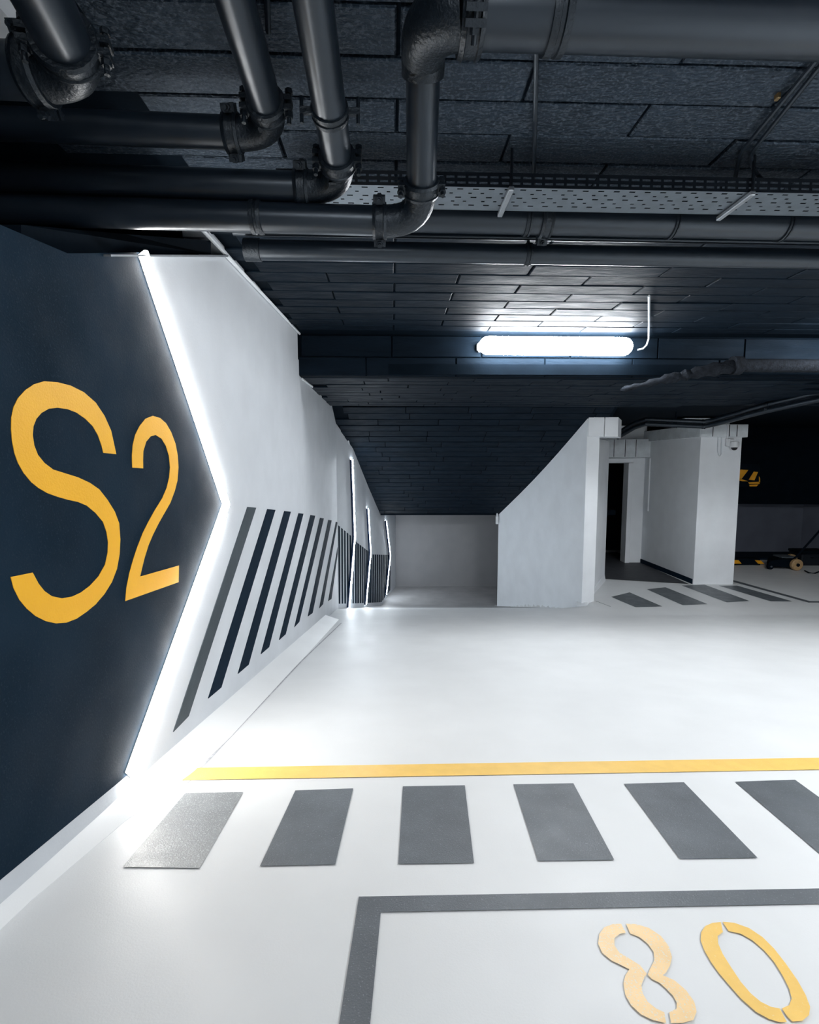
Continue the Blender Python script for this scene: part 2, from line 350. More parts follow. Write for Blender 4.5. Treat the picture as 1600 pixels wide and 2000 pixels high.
# skirting wedge along the wall foot
b = MB(); prev = None; N_ = 24
secs = []
for i in range(N_ + 1):
    y = -3 + (6.4 + 3) * i / N_
    k = sstep((y - 1.4) / 0.9)
    xo = -1.045 + (0.14) * k; hk = 0.04 + 0.02 * k
    secs.append((y, xo, hk))
for (y, xo, hk) in secs:
    b.v += [Vector((WX - 0.01, y, eb(y) - 0.02)), Vector((WX, y, eb(y) + hk)), Vector((WX + (xo - WX) * 0.45, y, eb(y) + hk * 0.52)), Vector((xo, y, eb(y) + 0.001)), Vector((xo, y, eb(y) - 0.02))]
for i in range(N_):
    for k in range(4):
        a = i * 5 + k; b.f.append([a, a + 1, a + 6, a + 5])
b.f.append([0, 1, 2, 3, 4]); b.f.append([N_ * 5 + k for k in (4, 3, 2, 1, 0)])
struct(b.build('baseboard_left', M['floor'], smooth=True), 'pale sloping coved kerb along the foot of the striped wall')

# far wall of the sunk passage, recess behind the left wall opening, room shell out of view
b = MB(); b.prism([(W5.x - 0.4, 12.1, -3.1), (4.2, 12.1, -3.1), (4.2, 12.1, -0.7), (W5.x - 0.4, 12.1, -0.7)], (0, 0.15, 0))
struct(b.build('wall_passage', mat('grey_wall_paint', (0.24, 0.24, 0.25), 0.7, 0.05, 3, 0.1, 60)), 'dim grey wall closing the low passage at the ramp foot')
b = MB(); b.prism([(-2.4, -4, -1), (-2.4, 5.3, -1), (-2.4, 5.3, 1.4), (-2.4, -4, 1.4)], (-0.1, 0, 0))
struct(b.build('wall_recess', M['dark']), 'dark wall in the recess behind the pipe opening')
b = MB(); b.prism([(-2.6, -4, -1.2), (13, -4, -1.2), (13, -4, 1.4), (-2.6, -4, 1.4)], (0, -0.1, 0))
struct(b.build('wall_back', M['white']), 'white wall behind the viewpoint')
b = MB(); b.prism([(13, -4, -2.4), (13, 14, -2.4), (13, 14, 1.4), (13, -4, 1.4)], (0.1, 0, 0))
struct(b.build('wall_right', M['white']), 'white wall far to the right')

# ------------------------------------------------------------------ ceilings: slab + boards
EC = 1.24
b = MB(); b.prism([(-2.6, -4, EC + 0.012), (13, -4, EC + 0.012), (13, 5.6, EC + 0.012), (-2.6, 5.25, EC + 0.012)], (0, 0, 0.12))
ceil = struct(b.build('ceiling', M['dark'], org=(0, 0, EC)), 'dark navy ceiling of rough wood wool boards')
def lower(x, y): return 0.855 - 0.036 * (y - 5.1)
b = MB(); b.prism([(-1.3, 5.1, lower(0, 5.1) + 0.012), (13, 5.3, lower(0, 5.1) + 0.012), (13, 7.2, lower(0, 7.2) + 0.012), (-1.3, 7.2, lower(0, 7.2) + 0.012)], (0, 0, 0.1))
b.prism([(2.45, 7.2, 0.79), (13, 7.2, 0.79), (13, 14, 0.73), (2.45, 14, 0.73)], (0, 0, 0.1))
b.prism([(2.9, 7.2, 0.79), (2.9, 10.6, 0.79), (2.9, 10.6, -1.0)], (-0.05, 0, 0))
ceil2 = struct(b.build('ceiling', M['dark'], org=(0, 5.1, 0.85)), 'dark lower ceiling of narrow planks beyond the lamp beam')
b = MB(); b.prism([(-1.5, 7.2, ce(7.2) + 0.014), (2.9, 7.2, ce(7.2) + 0.014), (2.9, 10.4, ce(10.4) + 0.014), (-1.5, 10.4, ce(10.4) + 0.014)], (0, 0.05, 0.09))
b.prism([(-1.5, 10.38, -1.05), (4.2, 10.38, -1.05), (4.2, 12.2, -1.0), (-1.5, 12.2, -1.0)], (0, 0, 0.1))
ceil3 = struct(b.build('ceiling', M['dark'], org=(0, 7.2, 0.78)), 'black sloping plank ceiling over the descending ramp')

def board_mesh(L, wd, th, ch, mt, name):
    me = bpy.data.meshes.new(name); v = []
    L, wd, th, ch = L * S, wd * S, th * S, ch * S
    for z, c in ((th, 0), (ch, 0), (0, ch)):
        v += [(c, c, z), (L - c, c, z), (L - c, wd - c, z), (c, wd - c, z)]
    f = [(8, 11, 10, 9)]
    for k in (0, 4):
        for i in range(4):
            j = (i + 1) % 4; f.append((k + i, k + 4 + i, k + 4 + j, k + j))
    me.from_pydata(v, [], f); me.materials.append(mt); return me
def place(me, name, parent, loc, rot, sx=1.0):
    o = bpy.data.objects.new(name, me); COL.objects.link(o); o.parent = parent
    o.location = W(loc) - wloc(parent); o.rotation_euler = rot; o.scale.x = sx
    return o
PSI = math.radians(2.0)
BL, RW = 0.88, 0.18
bm_main = board_mesh(BL - 0.012, RW - 0.011, 0.02, 0.005, M['board'], 'ceiling_board')
bm_far = board_mesh(BL - 0.012, RW - 0.011, 0.02, 0.005, M['plank'], 'ceiling_board')
for k in range(-3, 19):
    v = 1.70 + RW * k
    off = -0.85 if k % 2 else -0.42
    for i in range(-2, 7):
        u = off + BL * i; xm = u + BL / 2
        if u < -1.32 or u > 0.30 + 0.93 * v or v + RW > 5.05: continue
        sx = 1.0
        if u < -1.06 and v > 2.9:
            sx = (u + BL + 1.06) / BL; u = -1.06
            if sx < 0.08: continue
        p = UX * u + UY * v
        place(bm_main if v < 2.75 else bm_far, 'ceiling_board', ceil, (p.x, p.y, EC - 0.002 + random.uniform(-0.004, 0.003)), (0, 0, PSI), sx)
bm_low = board_mesh(BL - 0.01, 0.17 - 0.009, 0.016, 0.004, M['plank'], 'ceiling_plank')
al = math.atan(0.036)
for k in range(12):
    v = 5.22 + 0.17 * k
    off = -1.2 + random.uniform(0, 0.8)
    for i in range(-1, 9):
        u = off + BL * i
        if u < -1.5 or u > 0.8 * v: continue
        sx = 1.0
        if u < -1.06:
            sx = (u + BL + 1.06) / BL; u = -1.06
            if sx < 0.08: continue
        p = UX * u + UY * v
        if p.y + .17 > 7.2: continue
        place(bm_low, 'ceiling_plank', ceil2, (p.x, p.y, lower(0, p.y) - 0.006 + random.uniform(-0.004, 0.002)), (-al, 0, PSI), sx)
th = math.atan(0.572); n_r = int(3.2 / math.cos(th) / 0.15)
bm_sl = board_mesh(BL - 0.01, 0.15 - 0.009, 0.016, 0.004, M['plank'], 'ceiling_plank')
for k in range(n_r):
    l = 0.15 * k; y = 7.2 + l * math.cos(th)
    off = -1.6 + random.uniform(0, 0.8)
    for i in range(6):
        u = off + BL * i
        a0, a1 = max(u, -1.06), min(u + BL, 2.85)
        if a1 - a0 < 0.1: continue
        place(bm_sl, 'ceiling_plank', ceil3, (a0, y, ce(y) - 0.006 + random.uniform(-0.004, 0.002)), (-th, 0, 0), (a1 - a0) / BL)

# beam that carries the lamp
yb = 5.10
def beamy(x): return yb + (x + 1.075) * math.tan(PSI)
b = MB(); b.prism([(-1.3, beamy(-1.3), 0.85), (13, beamy(13), 0.85), (13, beamy(13) + 0.3, 0.85), (-1.3, beamy(-1.3) + 0.3, 0.85)], (0, 0, 0.41))
beam = struct(b.build('trim_1', M['dark'], org=(0, yb, 0.85)), 'dark ceiling beam clad in planks behind the tube lamp')
for row, (e0, e1) in enumerate(((0.853, 1.03), (1.036, 1.236))):
    u = -1.05 if row else -1.3
    me = bpy.data.meshes.new('beam_plank'); hgt = (e1 - e0) * S; Ls = (BL - 0.008) * S; t = 0.014 * S
    me.from_pydata([(0, 0, 0), (Ls, 0, 0), (Ls, 0, hgt), (0, 0, hgt), (.006, -t, .006), (Ls - .006, -t, .006), (Ls - .006, -t, hgt - .006), (.006, -t, hgt - .006)], [],
                   [(4, 5, 6, 7), (0, 1, 5, 4), (1, 2, 6, 5), (2, 3, 7, 6), (3, 0, 4, 7)])
    me.materials.append(M['plank'])
    for i in range(7):
        x = u + BL * i
        place(me, 'beam_plank', beam, (x, beamy(x) - 0.001, e0), (0, 0, PSI))

# ------------------------------------------------------------------ ramp side wall, corridor walls, column
slp0 = Vector((0, 7.2, 0.78)); sln = Vector((0, 0.572, 1))
A = on_plane(1148, 816, slp0, sln); B_ = on_plane(974, 1004, slp0, sln)
b = MB(); fA, fB = fe(2.2, A.y) - 0.2, -3.05
pts = []
NS = 7
for i in range(NS + 1):
    t = i / NS; x = A.x + (B_.x - A.x) * t + 0.05 * math.sin(math.pi * t); y = A.y + (B_.y - A.y) * t
    pts.append((x, y, A.z + (B_.z - A.z) * t - 0.01))
nrm = Vector((0.2, 0.05, 0))
base = len(b.v)
for (x, y, e) in pts: b.v += [Vector((x, y, -3.05)), Vector((x, y, e)), Vector((x, y, e)) + nrm, Vector((x, y, -3.05)) + nrm]
for i in range(NS):
    for k in range(4):
        k2 = (k + 1) % 4; a = base + i * 4; b.f.append([a + k, a + k2, a + 4 + k2, a + 4 + k])
b.f.append([base, base + 1, base + 2, base + 3]); b.f.append([base + NS * 4 + k for k in (3, 2, 1, 0)])
R0 = Vector((A.x + 0.01, A.y, 0)); q = on_floor(1181, 1130); R1 = Vector((q.x, q.y, 0))
ct = on_y(1165, 853, A.y).z                      # underside of the cap
b.prism([(R0.x, R0.y, -2.3), (R1.x, R1.y, -2.3), (R1.x - 0.22, R1.y + 0.12, -2.3), (R0.x + 0.02, R0.y + 0.35, -2.3)], (0, 0, ct + 2.3))
rw = struct(b.build('wall_ramp', M['white'], org=(A.x, A.y, -2.1)), 'white wall beside the ramp with a slanting top edge')
c0 = on_y(1149, 815, A.y); c1 = on_y(1206, 853, A.y); cj = on_y(1180, 830, A.y)
dr = (R1 - R0).normalized()
for (xa, xb) in ((c0.x, cj.x - 0.004), (cj.x + 0.004, c1.x)):
    b = MB(); b.prism([(xa, A.y - 0.02, c1.z), (xb, A.y - 0.02, c1.z), (xb, A.y - 0.02, c0.z), (xa, A.y - 0.02, c0.z)], (0.25, 0.5, 0))
    b.build('cap_block', M['white'], rw, bevel=0.004)
# white threshold wedge at the foot of the return face
b = MB(); f0 = on_floor(1143, 1184); f1 = on_floor(1183, 1134)
b.prism([(f0.x, f0.y, fe(f0.x, f0.y)), (f1.x, f1.y, fe(f1.x, f1.y)), (R1.x, R1.y, fe(R1.x, R1.y) + 0.09), (R0.x + .05, R0.y + .05, fe(f0.x, f0.y) + 0.02)], (-0.1, 0.06, -0.02))
b.build('wall_foot', M['white'], rw)
# small clip on the wall end
b = MB(); p = on_y(971, 1016, B_.y - 0.02); b.box((p.x, p.y, p.z), (0.05, 0.06, 0.16)); b.box((p.x, p.y, p.z + 0.1), (0.03, 0.04, 0.08))
tag(b.build('junction_box', M['plastic'], bevel=0.006), 'small pale box on the low end of the ramp wall', 'junction box')

P0 = on_floor(1354, 1141); P1 = on_floor(1432, 1141); P2 = on_floor(1251, 1099)
colt = on_y(1400, 854, P0.y).z; capt = on_y(1400, 829, P0.y).z
b = MB()
b.prism([(P0.x, P0.y, -2.2), (P1.x, P0.y, -2.2), (P1.x, P0.y + 0.9, -2.2), (P1.x - 0.35, P2.y + 0.3, -2.2), (P2.x, P2.y + 0.3, -2.2)], (0, 0, colt + 2.2))
cw = struct(b.build('wall_column', M['white'], org=(P0.x, P0.y, -2.05)), 'white column and corridor wall under a pale capping beam')
ex = on_y(1247, 860, P0.y).x
b = MB()
b.prism([(P0.x - 0.03, P0.y - 0.03, colt), (on_y(1459, 850, P0.y).x, P0.y - 0.03, colt), (on_y(1459, 850, P0.y).x, P0.y + 0.4, colt), (P1.x, P0.y + 0.9, colt), (P2.x, P2.y + .3, colt), (P2.x - 0.04, P2.y, colt)], (0, 0, capt - colt))
b.build('cap_block', M['raw'], cw, bevel=0.006)
for px in (1390, 1422, 1437):
    b = MB(); x = on_y(px, 850, P0.y).x
    b.box((x, P0.y - 0.034, (colt + capt) / 2), (0.007, 0.01, capt - colt - 0.02)); b.build('cap_joint', M['dark'], cw)
# small raised lip above the cap, up to the slab
b = MB(); b.box((P0.x + 0.12, P0.y + 0.3, (capt + 0.75) / 2), (0.75, 0.5, 0.75 - capt)); b.build('cap_block', M['raw'], cw)
# thin cable loop on the column
b = MB(); L_ = []
for px, py in ((1403, 853), (1402, 880), (1404, 889), (1406, 891), (1409, 887), (1410, 853)): L_.append(on_y(px, py, P0.y - 0.02))
b.tube(L_, 0.007, 6); tag(b.build('cable', M['raw'], smooth=True), 'thin looped cable hanging on the white column face', 'cable')

# corridor end wall with its doorway
ye = P2.y
dl, dr_, dt = on_y(1176, 1000, ye).x, on_y(1223, 1000, ye).x, on_y(1200, 904, ye).z
b = MB(); fl_ = -2.06
b.prism([(R1.x - 0.1, ye, fl_), (dl, ye, fl_), (dl, ye, 0.76), (R1.x - 0.1, ye, 0.76)], (0, 0.2, 0))
b.prism([(dl, ye, dt), (dr_, ye, dt), (dr_, ye, 0.76), (dl, ye, 0.76)], (0, 0.2, 0))
b.prism([(dr_, ye, fl_), (P2.x + 0.02, ye, fl_), (P2.x + 0.02, ye, 0.76), (dr_, ye, 0.76)], (0, 0.2, 0))
b.prism([(R1.x - 0.2, R1.y, fl_), (R1.x - 0.2, ye + 2, fl_), (R1.x - 0.2, ye + 2, 0.76), (R1.x - 0.2, R1.y, 0.76)], (-0.15, 0, 0))
cend = struct(b.build('wall_corridor', M['white']), 'shadowed white end wall of the corridor')
b = MB(); xb1 = P2.x - 0.02
b.box(((dl + xb1) / 2 - 0.2, ye - 0.1, 0.30), (xb1 - dl + 0.6, 0.2, 0.36)); b.build('cap_block', M['raw'], cend)
for px in (1200, 1222, 1243):
    b = MB(); x = on_y(px, 860, ye - .2).x; b.box((x, ye - 0.204, 0.30), (0.008, 0.01, 0.34)); b.build('cap_joint', M['dark'], cend)
b = MB(); tw = 0.09
b.box((dr_ + tw / 2, ye - 0.015, (fl_ + dt) / 2), (tw, 0.05, dt - fl_)); b.box(((dl + dr_) / 2 + tw / 2, ye - 0.015, dt + tw / 2), (dr_ - dl + tw, 0.05, tw))
b.box((dl - tw / 2, ye - 0.015, (fl_ + dt) / 2), (tw, 0.05, dt - fl_))
dframe = struct(b.build('door_1', M['white'], bevel=0.006), 'pale doorway frame at the corridor end, dark room beyond')
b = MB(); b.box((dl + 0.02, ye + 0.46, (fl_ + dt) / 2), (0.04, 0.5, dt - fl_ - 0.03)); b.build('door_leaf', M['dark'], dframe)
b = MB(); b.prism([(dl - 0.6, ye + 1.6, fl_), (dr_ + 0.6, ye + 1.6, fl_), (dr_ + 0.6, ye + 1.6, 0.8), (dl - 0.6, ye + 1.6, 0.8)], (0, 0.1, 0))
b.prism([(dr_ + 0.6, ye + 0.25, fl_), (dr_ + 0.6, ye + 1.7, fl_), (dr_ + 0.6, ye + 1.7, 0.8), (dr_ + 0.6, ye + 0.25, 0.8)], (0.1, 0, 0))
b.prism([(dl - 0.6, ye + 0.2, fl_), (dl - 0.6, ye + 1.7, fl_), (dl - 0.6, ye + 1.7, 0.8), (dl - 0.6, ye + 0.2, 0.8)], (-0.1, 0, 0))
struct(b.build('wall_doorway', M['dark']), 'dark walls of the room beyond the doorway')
# vertical conduit in the corridor corner
b = MB(); p = on_y(1259, 880, ye - 0.25); b.tube([(P2.x - 0.03, ye - 0.3, 0.1), (P2.x - 0.03, ye - 0.3, -0.95)], 0.014, 8)
tag(b.build('conduit', M['white'], smooth=True), 'thin pale conduit upright in the corridor corner', 'conduit')
b = MB(); p = [on_floor(1253, 1098), on_floor(1345, 1139)]
zf = fe(P0.x, P0.y)
b.prism([(P2.x - 0.012, P2.y - .02, zf), (P0.x - 0.012, P0.y + .02, zf), (P0.x - 0.012, P0.y + .02, zf + 0.085), (P2.x - 0.012, P2.y - .02, zf + 0.085)], (0.02, 0, 0))
struct(b.build('baseboard_corridor', M['navy2']), 'navy skirting along the corridor wall foot')

# ------------------------------------------------------------------ right rear: end wall, dark bulkhead
yr = 11.6
b = MB(); xr = on_y(1566, 1040, yr).x
b.prism([(P1.x - 0.3, yr, -2.2), (xr, yr, -2.2), (xr, yr, 0.8), (P1.x - 0.3, yr, 0.8)], (0, 0.12, 0))
q = on_y(1700, 1040, 9.9)
b.prism([(xr, yr, -2.2), (q.x + 0.3, 10.3, -2.2), (q.x + 0.3, 10.3, 0.8), (xr, yr, 0.8)], (0.1, 0.1, 0))
struct(b.build('wall_far', M['rear']), 'far right end wall with shade put into its colour')
be = on_y(1500, 983, yr - 0.35).z
b = MB(); b.prism([(P1.x - 0.4, yr - 0.35, be), (q.x + 2, yr - 0.9, be), (q.x + 2, yr + 0.3, be), (P1.x - 0.4, yr + 0.3, be)], (0, 0, 0.8 - be))
struct(b.build('trim_2', M['dark']), 'black bulkhead hanging over the far right wall')

# hazard striped duct
yh = 9.75
x0 = P1.x - 0.3; x1 = on_y(1484, 930, yh).x; zt = on_y(1450, 905, yh).z; zb = on_y(1450, 951, yh).z
duct = thing('ventilation_duct', 'black duct with yellow hazard stripes on its end behind the column', 'duct', ((x0 + x1) / 2, yh + 0.6, zb))
b = MB(); pts = [(x0, zb + 0.05), (x0, zt), (x1 - 0.05, zt), (x1, zt - 0.06), (x1, zb + 0.03), (x1 - 0.04, zb), (x0 + 0.4, zb)]
b.prism([(x, yh, z) for x, z in pts], (0, 1.3, 0)); b.build('duct_body', M['dark'], duct, bevel=0.008)
for poly in ([(1447, 917), (1462, 918), (1449, 935), (1436, 935)], [(1473, 921), (1481, 922), (1474, 938), (1463, 937)], [(1462, 942), (1483, 941), (1484, 945), (1464, 945)], [(1436, 936), (1449, 936), (1462, 940), (1450, 940)], [(1464, 947), (1482, 946), (1478, 950), (1465, 950)], [(1483, 930), (1485, 934), (1485, 942), (1483, 941)]):
    b = MB(); b.prism([on_y(px, py, yh - 0.006) for px, py in poly], (0, 0.02, 0)); b.build('hazard_stripe', M['hyellow'], duct)
for hx, hy in ((x0 + 0.3, yh + 0.3), (x1 - 0.2, yh + 0.9)):
    b = MB(); b.box((hx, hy, (zt + 0.75) / 2), (0.05, 0.05, 0.75 - zt)); b.build('hanger', M['dark'], duct)

# striped low bumper
pb0, pb1 = on_floor(1425, 1104), on_floor(1500, 1108)
fz = fe(pb0.x, pb0.y); bt = on_y(1460, 1091, pb0.y).z
bump_ = thing('bumper_rail', 'low black bumper rail with yellow stripes on the rear floor', 'bumper', ((pb0.x + pb1.x) / 2, pb0.y, fz))
b = MB(); b.prism([(pb0.x - .4, pb0.y, fz), (pb1.x, pb0.y, fz), (pb1.x, pb0.y + 0.02, bt), (pb0.x - .4, pb0.y + 0.02, bt)], (0, 0.16, 0)); b.build('rail_body', M['dark'], bump_, bevel=0.01)
for poly in ([(1431, 1094), (1443, 1094), (1449, 1101), (1433, 1101)], [(1475, 1094), (1487, 1095), (1494, 1102), (1481, 1101)]):
    b = MB(); b.prism([on_y(px, py, pb0.y - 0.004) for px, py in poly], (0, 0.02, 0)); b.build('hazard_stripe', M['hyellow'], bump_)
# trolley
t0 = on_floor(1553, 1114); tz = fe(t0.x, t0.y)
tr = thing('floor_trolley', 'low dark trolley with a tan wheel and a long pole handle', 'trolley', (t0.x - 0.3, t0.y + 0.1, tz))
b = MB()
b.prism([(t0.x - 0.50, t0.y + 0.05, tz + 0.07), (t0.x + 0.08, t0.y + 0.05, tz + 0.035), (t0.x + 0.08, t0.y + 0.05, tz + 0.17), (t0.x - 0.2, t0.y + 0.05, tz + 0.22), (t0.x - 0.47, t0.y + 0.05, tz + 0.17)], (0.30, 0.45, 0))
b.build('chassis', M['dark'], tr, bevel=0.012)
b = MB(); b.box((t0.x - 0.02, t0.y + 0.27, tz + 0.225), (0.28, 0.26, 0.03)); b.build('lifting_pad', M['tray'], tr, bevel=0.006)
def wheel(c, r, wd, m, hub):
    b = MB(); b.tube([c + Vector((0, 0, 0)), c + Vector((0, wd * .15, 0)), c + Vector((0, wd * .85, 0)), c + Vector((0, wd, 0))], [r * .86, r, r, r * .86], 20)
    o = b.build('wheel', m, tr, smooth=True)
    b = MB(); b.tube([c + Vector((0, -0.012, 0)), c + Vector((0, wd + .012, 0))], r * 0.3, 10); b.build('hub', hub, o, smooth=True)
wheel(Vector((t0.x + 0.02, t0.y - 0.04, tz + 0.112)), 0.11, 0.08, M['tan'], M['dark'])
wheel(Vector((t0.x + 0.32, t0.y + 0.5, tz + 0.112)), 0.11, 0.08, M['tan'], M['dark'])
wheel(Vector((t0.x - 0.42, t0.y + 0.06, tz + 0.062)), 0.06, 0.06, M['dark'], M['tray'])
wheel(Vector((t0.x - 0.16, t0.y + 0.42, tz + 0.062)), 0.06, 0.06, M['dark'], M['tray'])
b = MB(); h1 = on_y(1625, 1010, t0.y - 0.1); b.tube([(t0.x - 0.01, t0.y + 0.1, tz + 0.17), (t0.x + .05, t0.y + 0.05, tz + 0.26), h1], 0.018, 8); b.build('handle', M['dark'], tr, smooth=True)
b = MB(); b.tube([h1 + Vector((0, -0.09, 0)), h1 + Vector((0, 0.09, 0))], 0.022, 8); b.build('handle_grip', M['dark'], tr, smooth=True)
# dark case by the right edge
k0 = on_floor(1573, 1110); kz = fe(k0.x, k0.y)
kc = thing('equipment_case', 'low black case on the floor at the right edge behind the trolley pole', 'case', (k0.x + 0.35, k0.y + 0.35, kz))
b = MB(); b.box((k0.x + 0.42, k0.y + 0.45, kz + 0.12), (0.6, 0.4, 0.24)); b.build('case_body', M['trayd'], kc, bevel=0.02)
b = MB(); b.box((k0.x + 0.42, k0.y + 0.45, kz + 0.27), (0.61, 0.41, 0.05)); b.build('lid', M['dark'], kc, bevel=0.015)
b = MB(); b.tube([(k0.x + 0.3, k0.y + 0.26, kz + 0.18), (k0.x + 0.3, k0.y + 0.2, kz + 0.18), (k0.x + 0.54, k0.y + 0.2, kz + 0.18), (k0.x + 0.54, k0.y + 0.26, kz + 0.18)], 0.014, 8); b.build('handle', M['trayd'], kc)
b = MB(); b.prism([(P1.x - 0.3, 10.8, -2.1), (xr + 0.5, 10.8, -2.1), (xr, yr, -2.1), (P1.x - 0.3, yr, -2.1)], (0, 0, 0.085))  # low dark strip in front of the end wall
struct(b.build('trim_5', M['navy2']), 'low dark strip along the foot of the far right wall')
# cables beyond the trolley
b = MB(); cpts = []
for i, (px, py) in enumerate(((1572, 1116), (1580, 1120), (1592, 1121), (1600, 1118), (1610, 1121), (1625, 1117))):
    p = on_floor(px, py); cpts.append(Vector((p.x, p.y, fe(p.x, p.y) + 0.014)))
b.tube(cpts, 0.012, 6); tag(b.build('cable', M['dark'], smooth=True), 'black cable lying on the floor right of the trolley', 'cable')

# security camera on the column
cp = on_y(1435, 868, P0.y - 0.09); 
sec = thing('security_camera', 'white dome security camera at the top of the column', 'security camera', (cp.x, cp.y, cp.z - 0.08))
jb = on_y(1424, 864, P0.y - 0.02)
b = MB(); b.box((jb.x, P0.y - 0.03, jb.z), (0.12, 0.06, 0.13)); b.build('bracket', M['plastic'], sec, bevel=0.012)
b = MB(); b.tube([(jb.x, P0.y - 0.05, jb.z + 0.03), (cp.x, cp.y, cp.z + 0.07), (cp.x, cp.y, cp.z + 0.03)], 0.022, 10); b.build('arm', M['plastic'], sec, smooth=True)
b = MB(); b.tube([(cp.x, cp.y, cp.z + 0.045), (cp.x, cp.y, cp.z + 0.035), (cp.x, cp.y, cp.z - 0.04), (cp.x, cp.y, cp.z - 0.05)], [0.055, 0.066, 0.068, 0.06], 18); b.build('housing', M['plastic'], sec, smooth=True)
b = MB(); b.tube([(cp.x, cp.y, cp.z - 0.05), (cp.x, cp.y, cp.z - 0.07), (cp.x, cp.y, cp.z - 0.09), (cp.x, cp.y, cp.z - 0.098)], [0.048, 0.045, 0.03, 0.01], 16); b.build('dome', M['glass'], sec, smooth=True)
b = MB(); a1 = on_y(1422, 829, P0.y - 0.045); a2 = on_y(1421, 856, P0.y - 0.045); b.tube([a1, a2], 0.012, 6)
tag(b.build('conduit', M['plastic'], smooth=True), 'short white conduit above the security camera', 'conduit')

# ------------------------------------------------------------------ LED strips on the left wall
def led_strip(pts3, nrm, rad, label, emat, body=0.02, group='chevron light strips on the left wall', side=None, shift=Vector((0, 0, 0))):
    root = thing('light_strip', label, 'light strip', pts3[-1], group)
    nrm = Vector(nrm).normalized()
    for s_ in range(len(pts3) - 1):
        a, c = pts3[s_], pts3[s_ + 1]; d = (c - a).normalized(); sd = d.cross(nrm).normalized()
        b = MB(); w_ = rad if not side else 0.02
        b.prism([a - sd * w_ + shift, a + sd * w_ + shift, c + sd * w_ + shift, c - sd * w_ + shift], nrm * body)
        b.build('channel', side or M['plastic'], root)
        b = MB(); n = 8; base = 0
        for q in (a, c):
            for k in range(n + 1):
                t = math.pi * k / n; b.v.append(q + nrm * (body + rad * 0.85 * math.sin(t)) + sd * (rad * math.cos(t)))
        for k in range(n): b.f.append([k, k + 1, n + 2 + k, n + 1 + k])
        b.f.append(list(range(n + 1))); b.f.append(list(range(2 * n + 1, n, -1))); b.f.append([0, n, 2 * n + 1, n + 1])
        b.build('diffuser', emat, root, smooth=True)
    return root
led_strip([lt + Vector((0.004, 0, 0)), lv + Vector((0.004, 0, 0)), bl + Vector((0.004, 0, 0.0))], (1, 0, 0), 0.030, 'long bright arrow shaped light strip edging the navy panel', M['led'], body=0.004)
def fpt(px, py, a, c): n = Vector((a.y - c.y, c.x - a.x, 0)); return on_plane(px, py, a, n)
for (a, c, pp, l) in ((W1, W2, ((685, 898), (690, 1048), (679, 1186)), 'thin far light strip nearest, at the end of the bold stripes'),
                      (W2, W3, ((716, 994), (721, 1080), (712, 1180)), 'thin far light strip, middle one in the passage'),
                      (W3, W4, ((752, 1018), (760, 1085), (752, 1161)), 'thin far light strip deepest in the passage')):
    nv = Vector((-(a.y - c.y), -(c.x - a.x), 0)).normalized()
    led_strip([fpt(*q, a, c) + nv * 0.002 for q in pp], nv, 0.011, l, M['ledc'], body=0.03, side=M['ledblue'], shift=(c - a).normalized() * -0.022)

# ------------------------------------------------------------------ tube lamps
def tube_lamp(c, ax, out, label, length=1.5, r=0.07, group='tube lamps', em='lamp'):
    """a batten lamp; ax its length direction, out the way it faces"""
    ax = Vector(ax).normalized(); out = Vector(out).normalized(); sd = ax.cross(out).normalized()
    root = thing('tube_lamp', label, 'lamp', c, group)
    b = MB(); b.box(c + out * 0.02, (length, 0.09, 0.04), (ax, sd, out)); b.build('housing', M['plastic'], root, bevel=0.006)
    m0 = c + out * (0.04 + r * 0.8); h = length / 2
    b = MB(); fr = [(-h + r * (1 - math.cos(t)), math.sin(t)) for t in [0.35 + 0.2437 * i for i in range(6)]]; fr += [(-f, k) for f, k in reversed(fr)]
    b.tube([m0 + ax * f for f, k in fr], [r * k for f, k in fr], 24); b.build('diffuser', M[em], root, smooth=True)
    for s_ in (-1, 1):
        b = MB(); b.box(m0 + ax * (s_ * (h - 0.012)) - out * (r * 0.95), (0.05, 0.07, 0.05), (ax, sd, out)); b.build('end_cap', M['plastic'], root, bevel=0.008)
    return root
lc = on_y(1090, 673, 5.0); lc.y = beamy(lc.x) - 0.016
tube_lamp(lc, UX, (0, -1, 0), 'glowing white tube lamp on the dark beam', length=1.49, r=0.086)
for (x, y, l, em) in ((-0.1, -1.3, 'added unseen fill tube lamp on the ceiling behind the viewpoint', 'fill_a'), (3.2, 0.9, 'added unseen fill tube lamp on the ceiling to the right of the viewpoint', 'fill_b'),
                      (4.6, 4.2, 'added unseen fill tube lamp on the ceiling far right, just before the beam', 'fill_c')):
    tube_lamp(Vector((x, y, EC - 0.004)), UX, (0, 0, -1), l, length=1.47, r=0.07, em=em)  # three out-of-view lamps added to brighten floor and walls
# lamp feed conduit
b = MB(); cc = [on_e(1268, 578, EC - 0.016), on_e(1268, 636, EC - 0.016)]
for px, py in ((1267, 662), (1263, 674), (1256, 681), (1246, 683)): cc.append(on_y(px, py, beamy(2.2) - 0.06))
b.tube(cc, 0.008, 8); tag(b.build('conduit', M['raw'], smooth=True), 'thin bent conduit feeding the right end of the lamp', 'conduit')

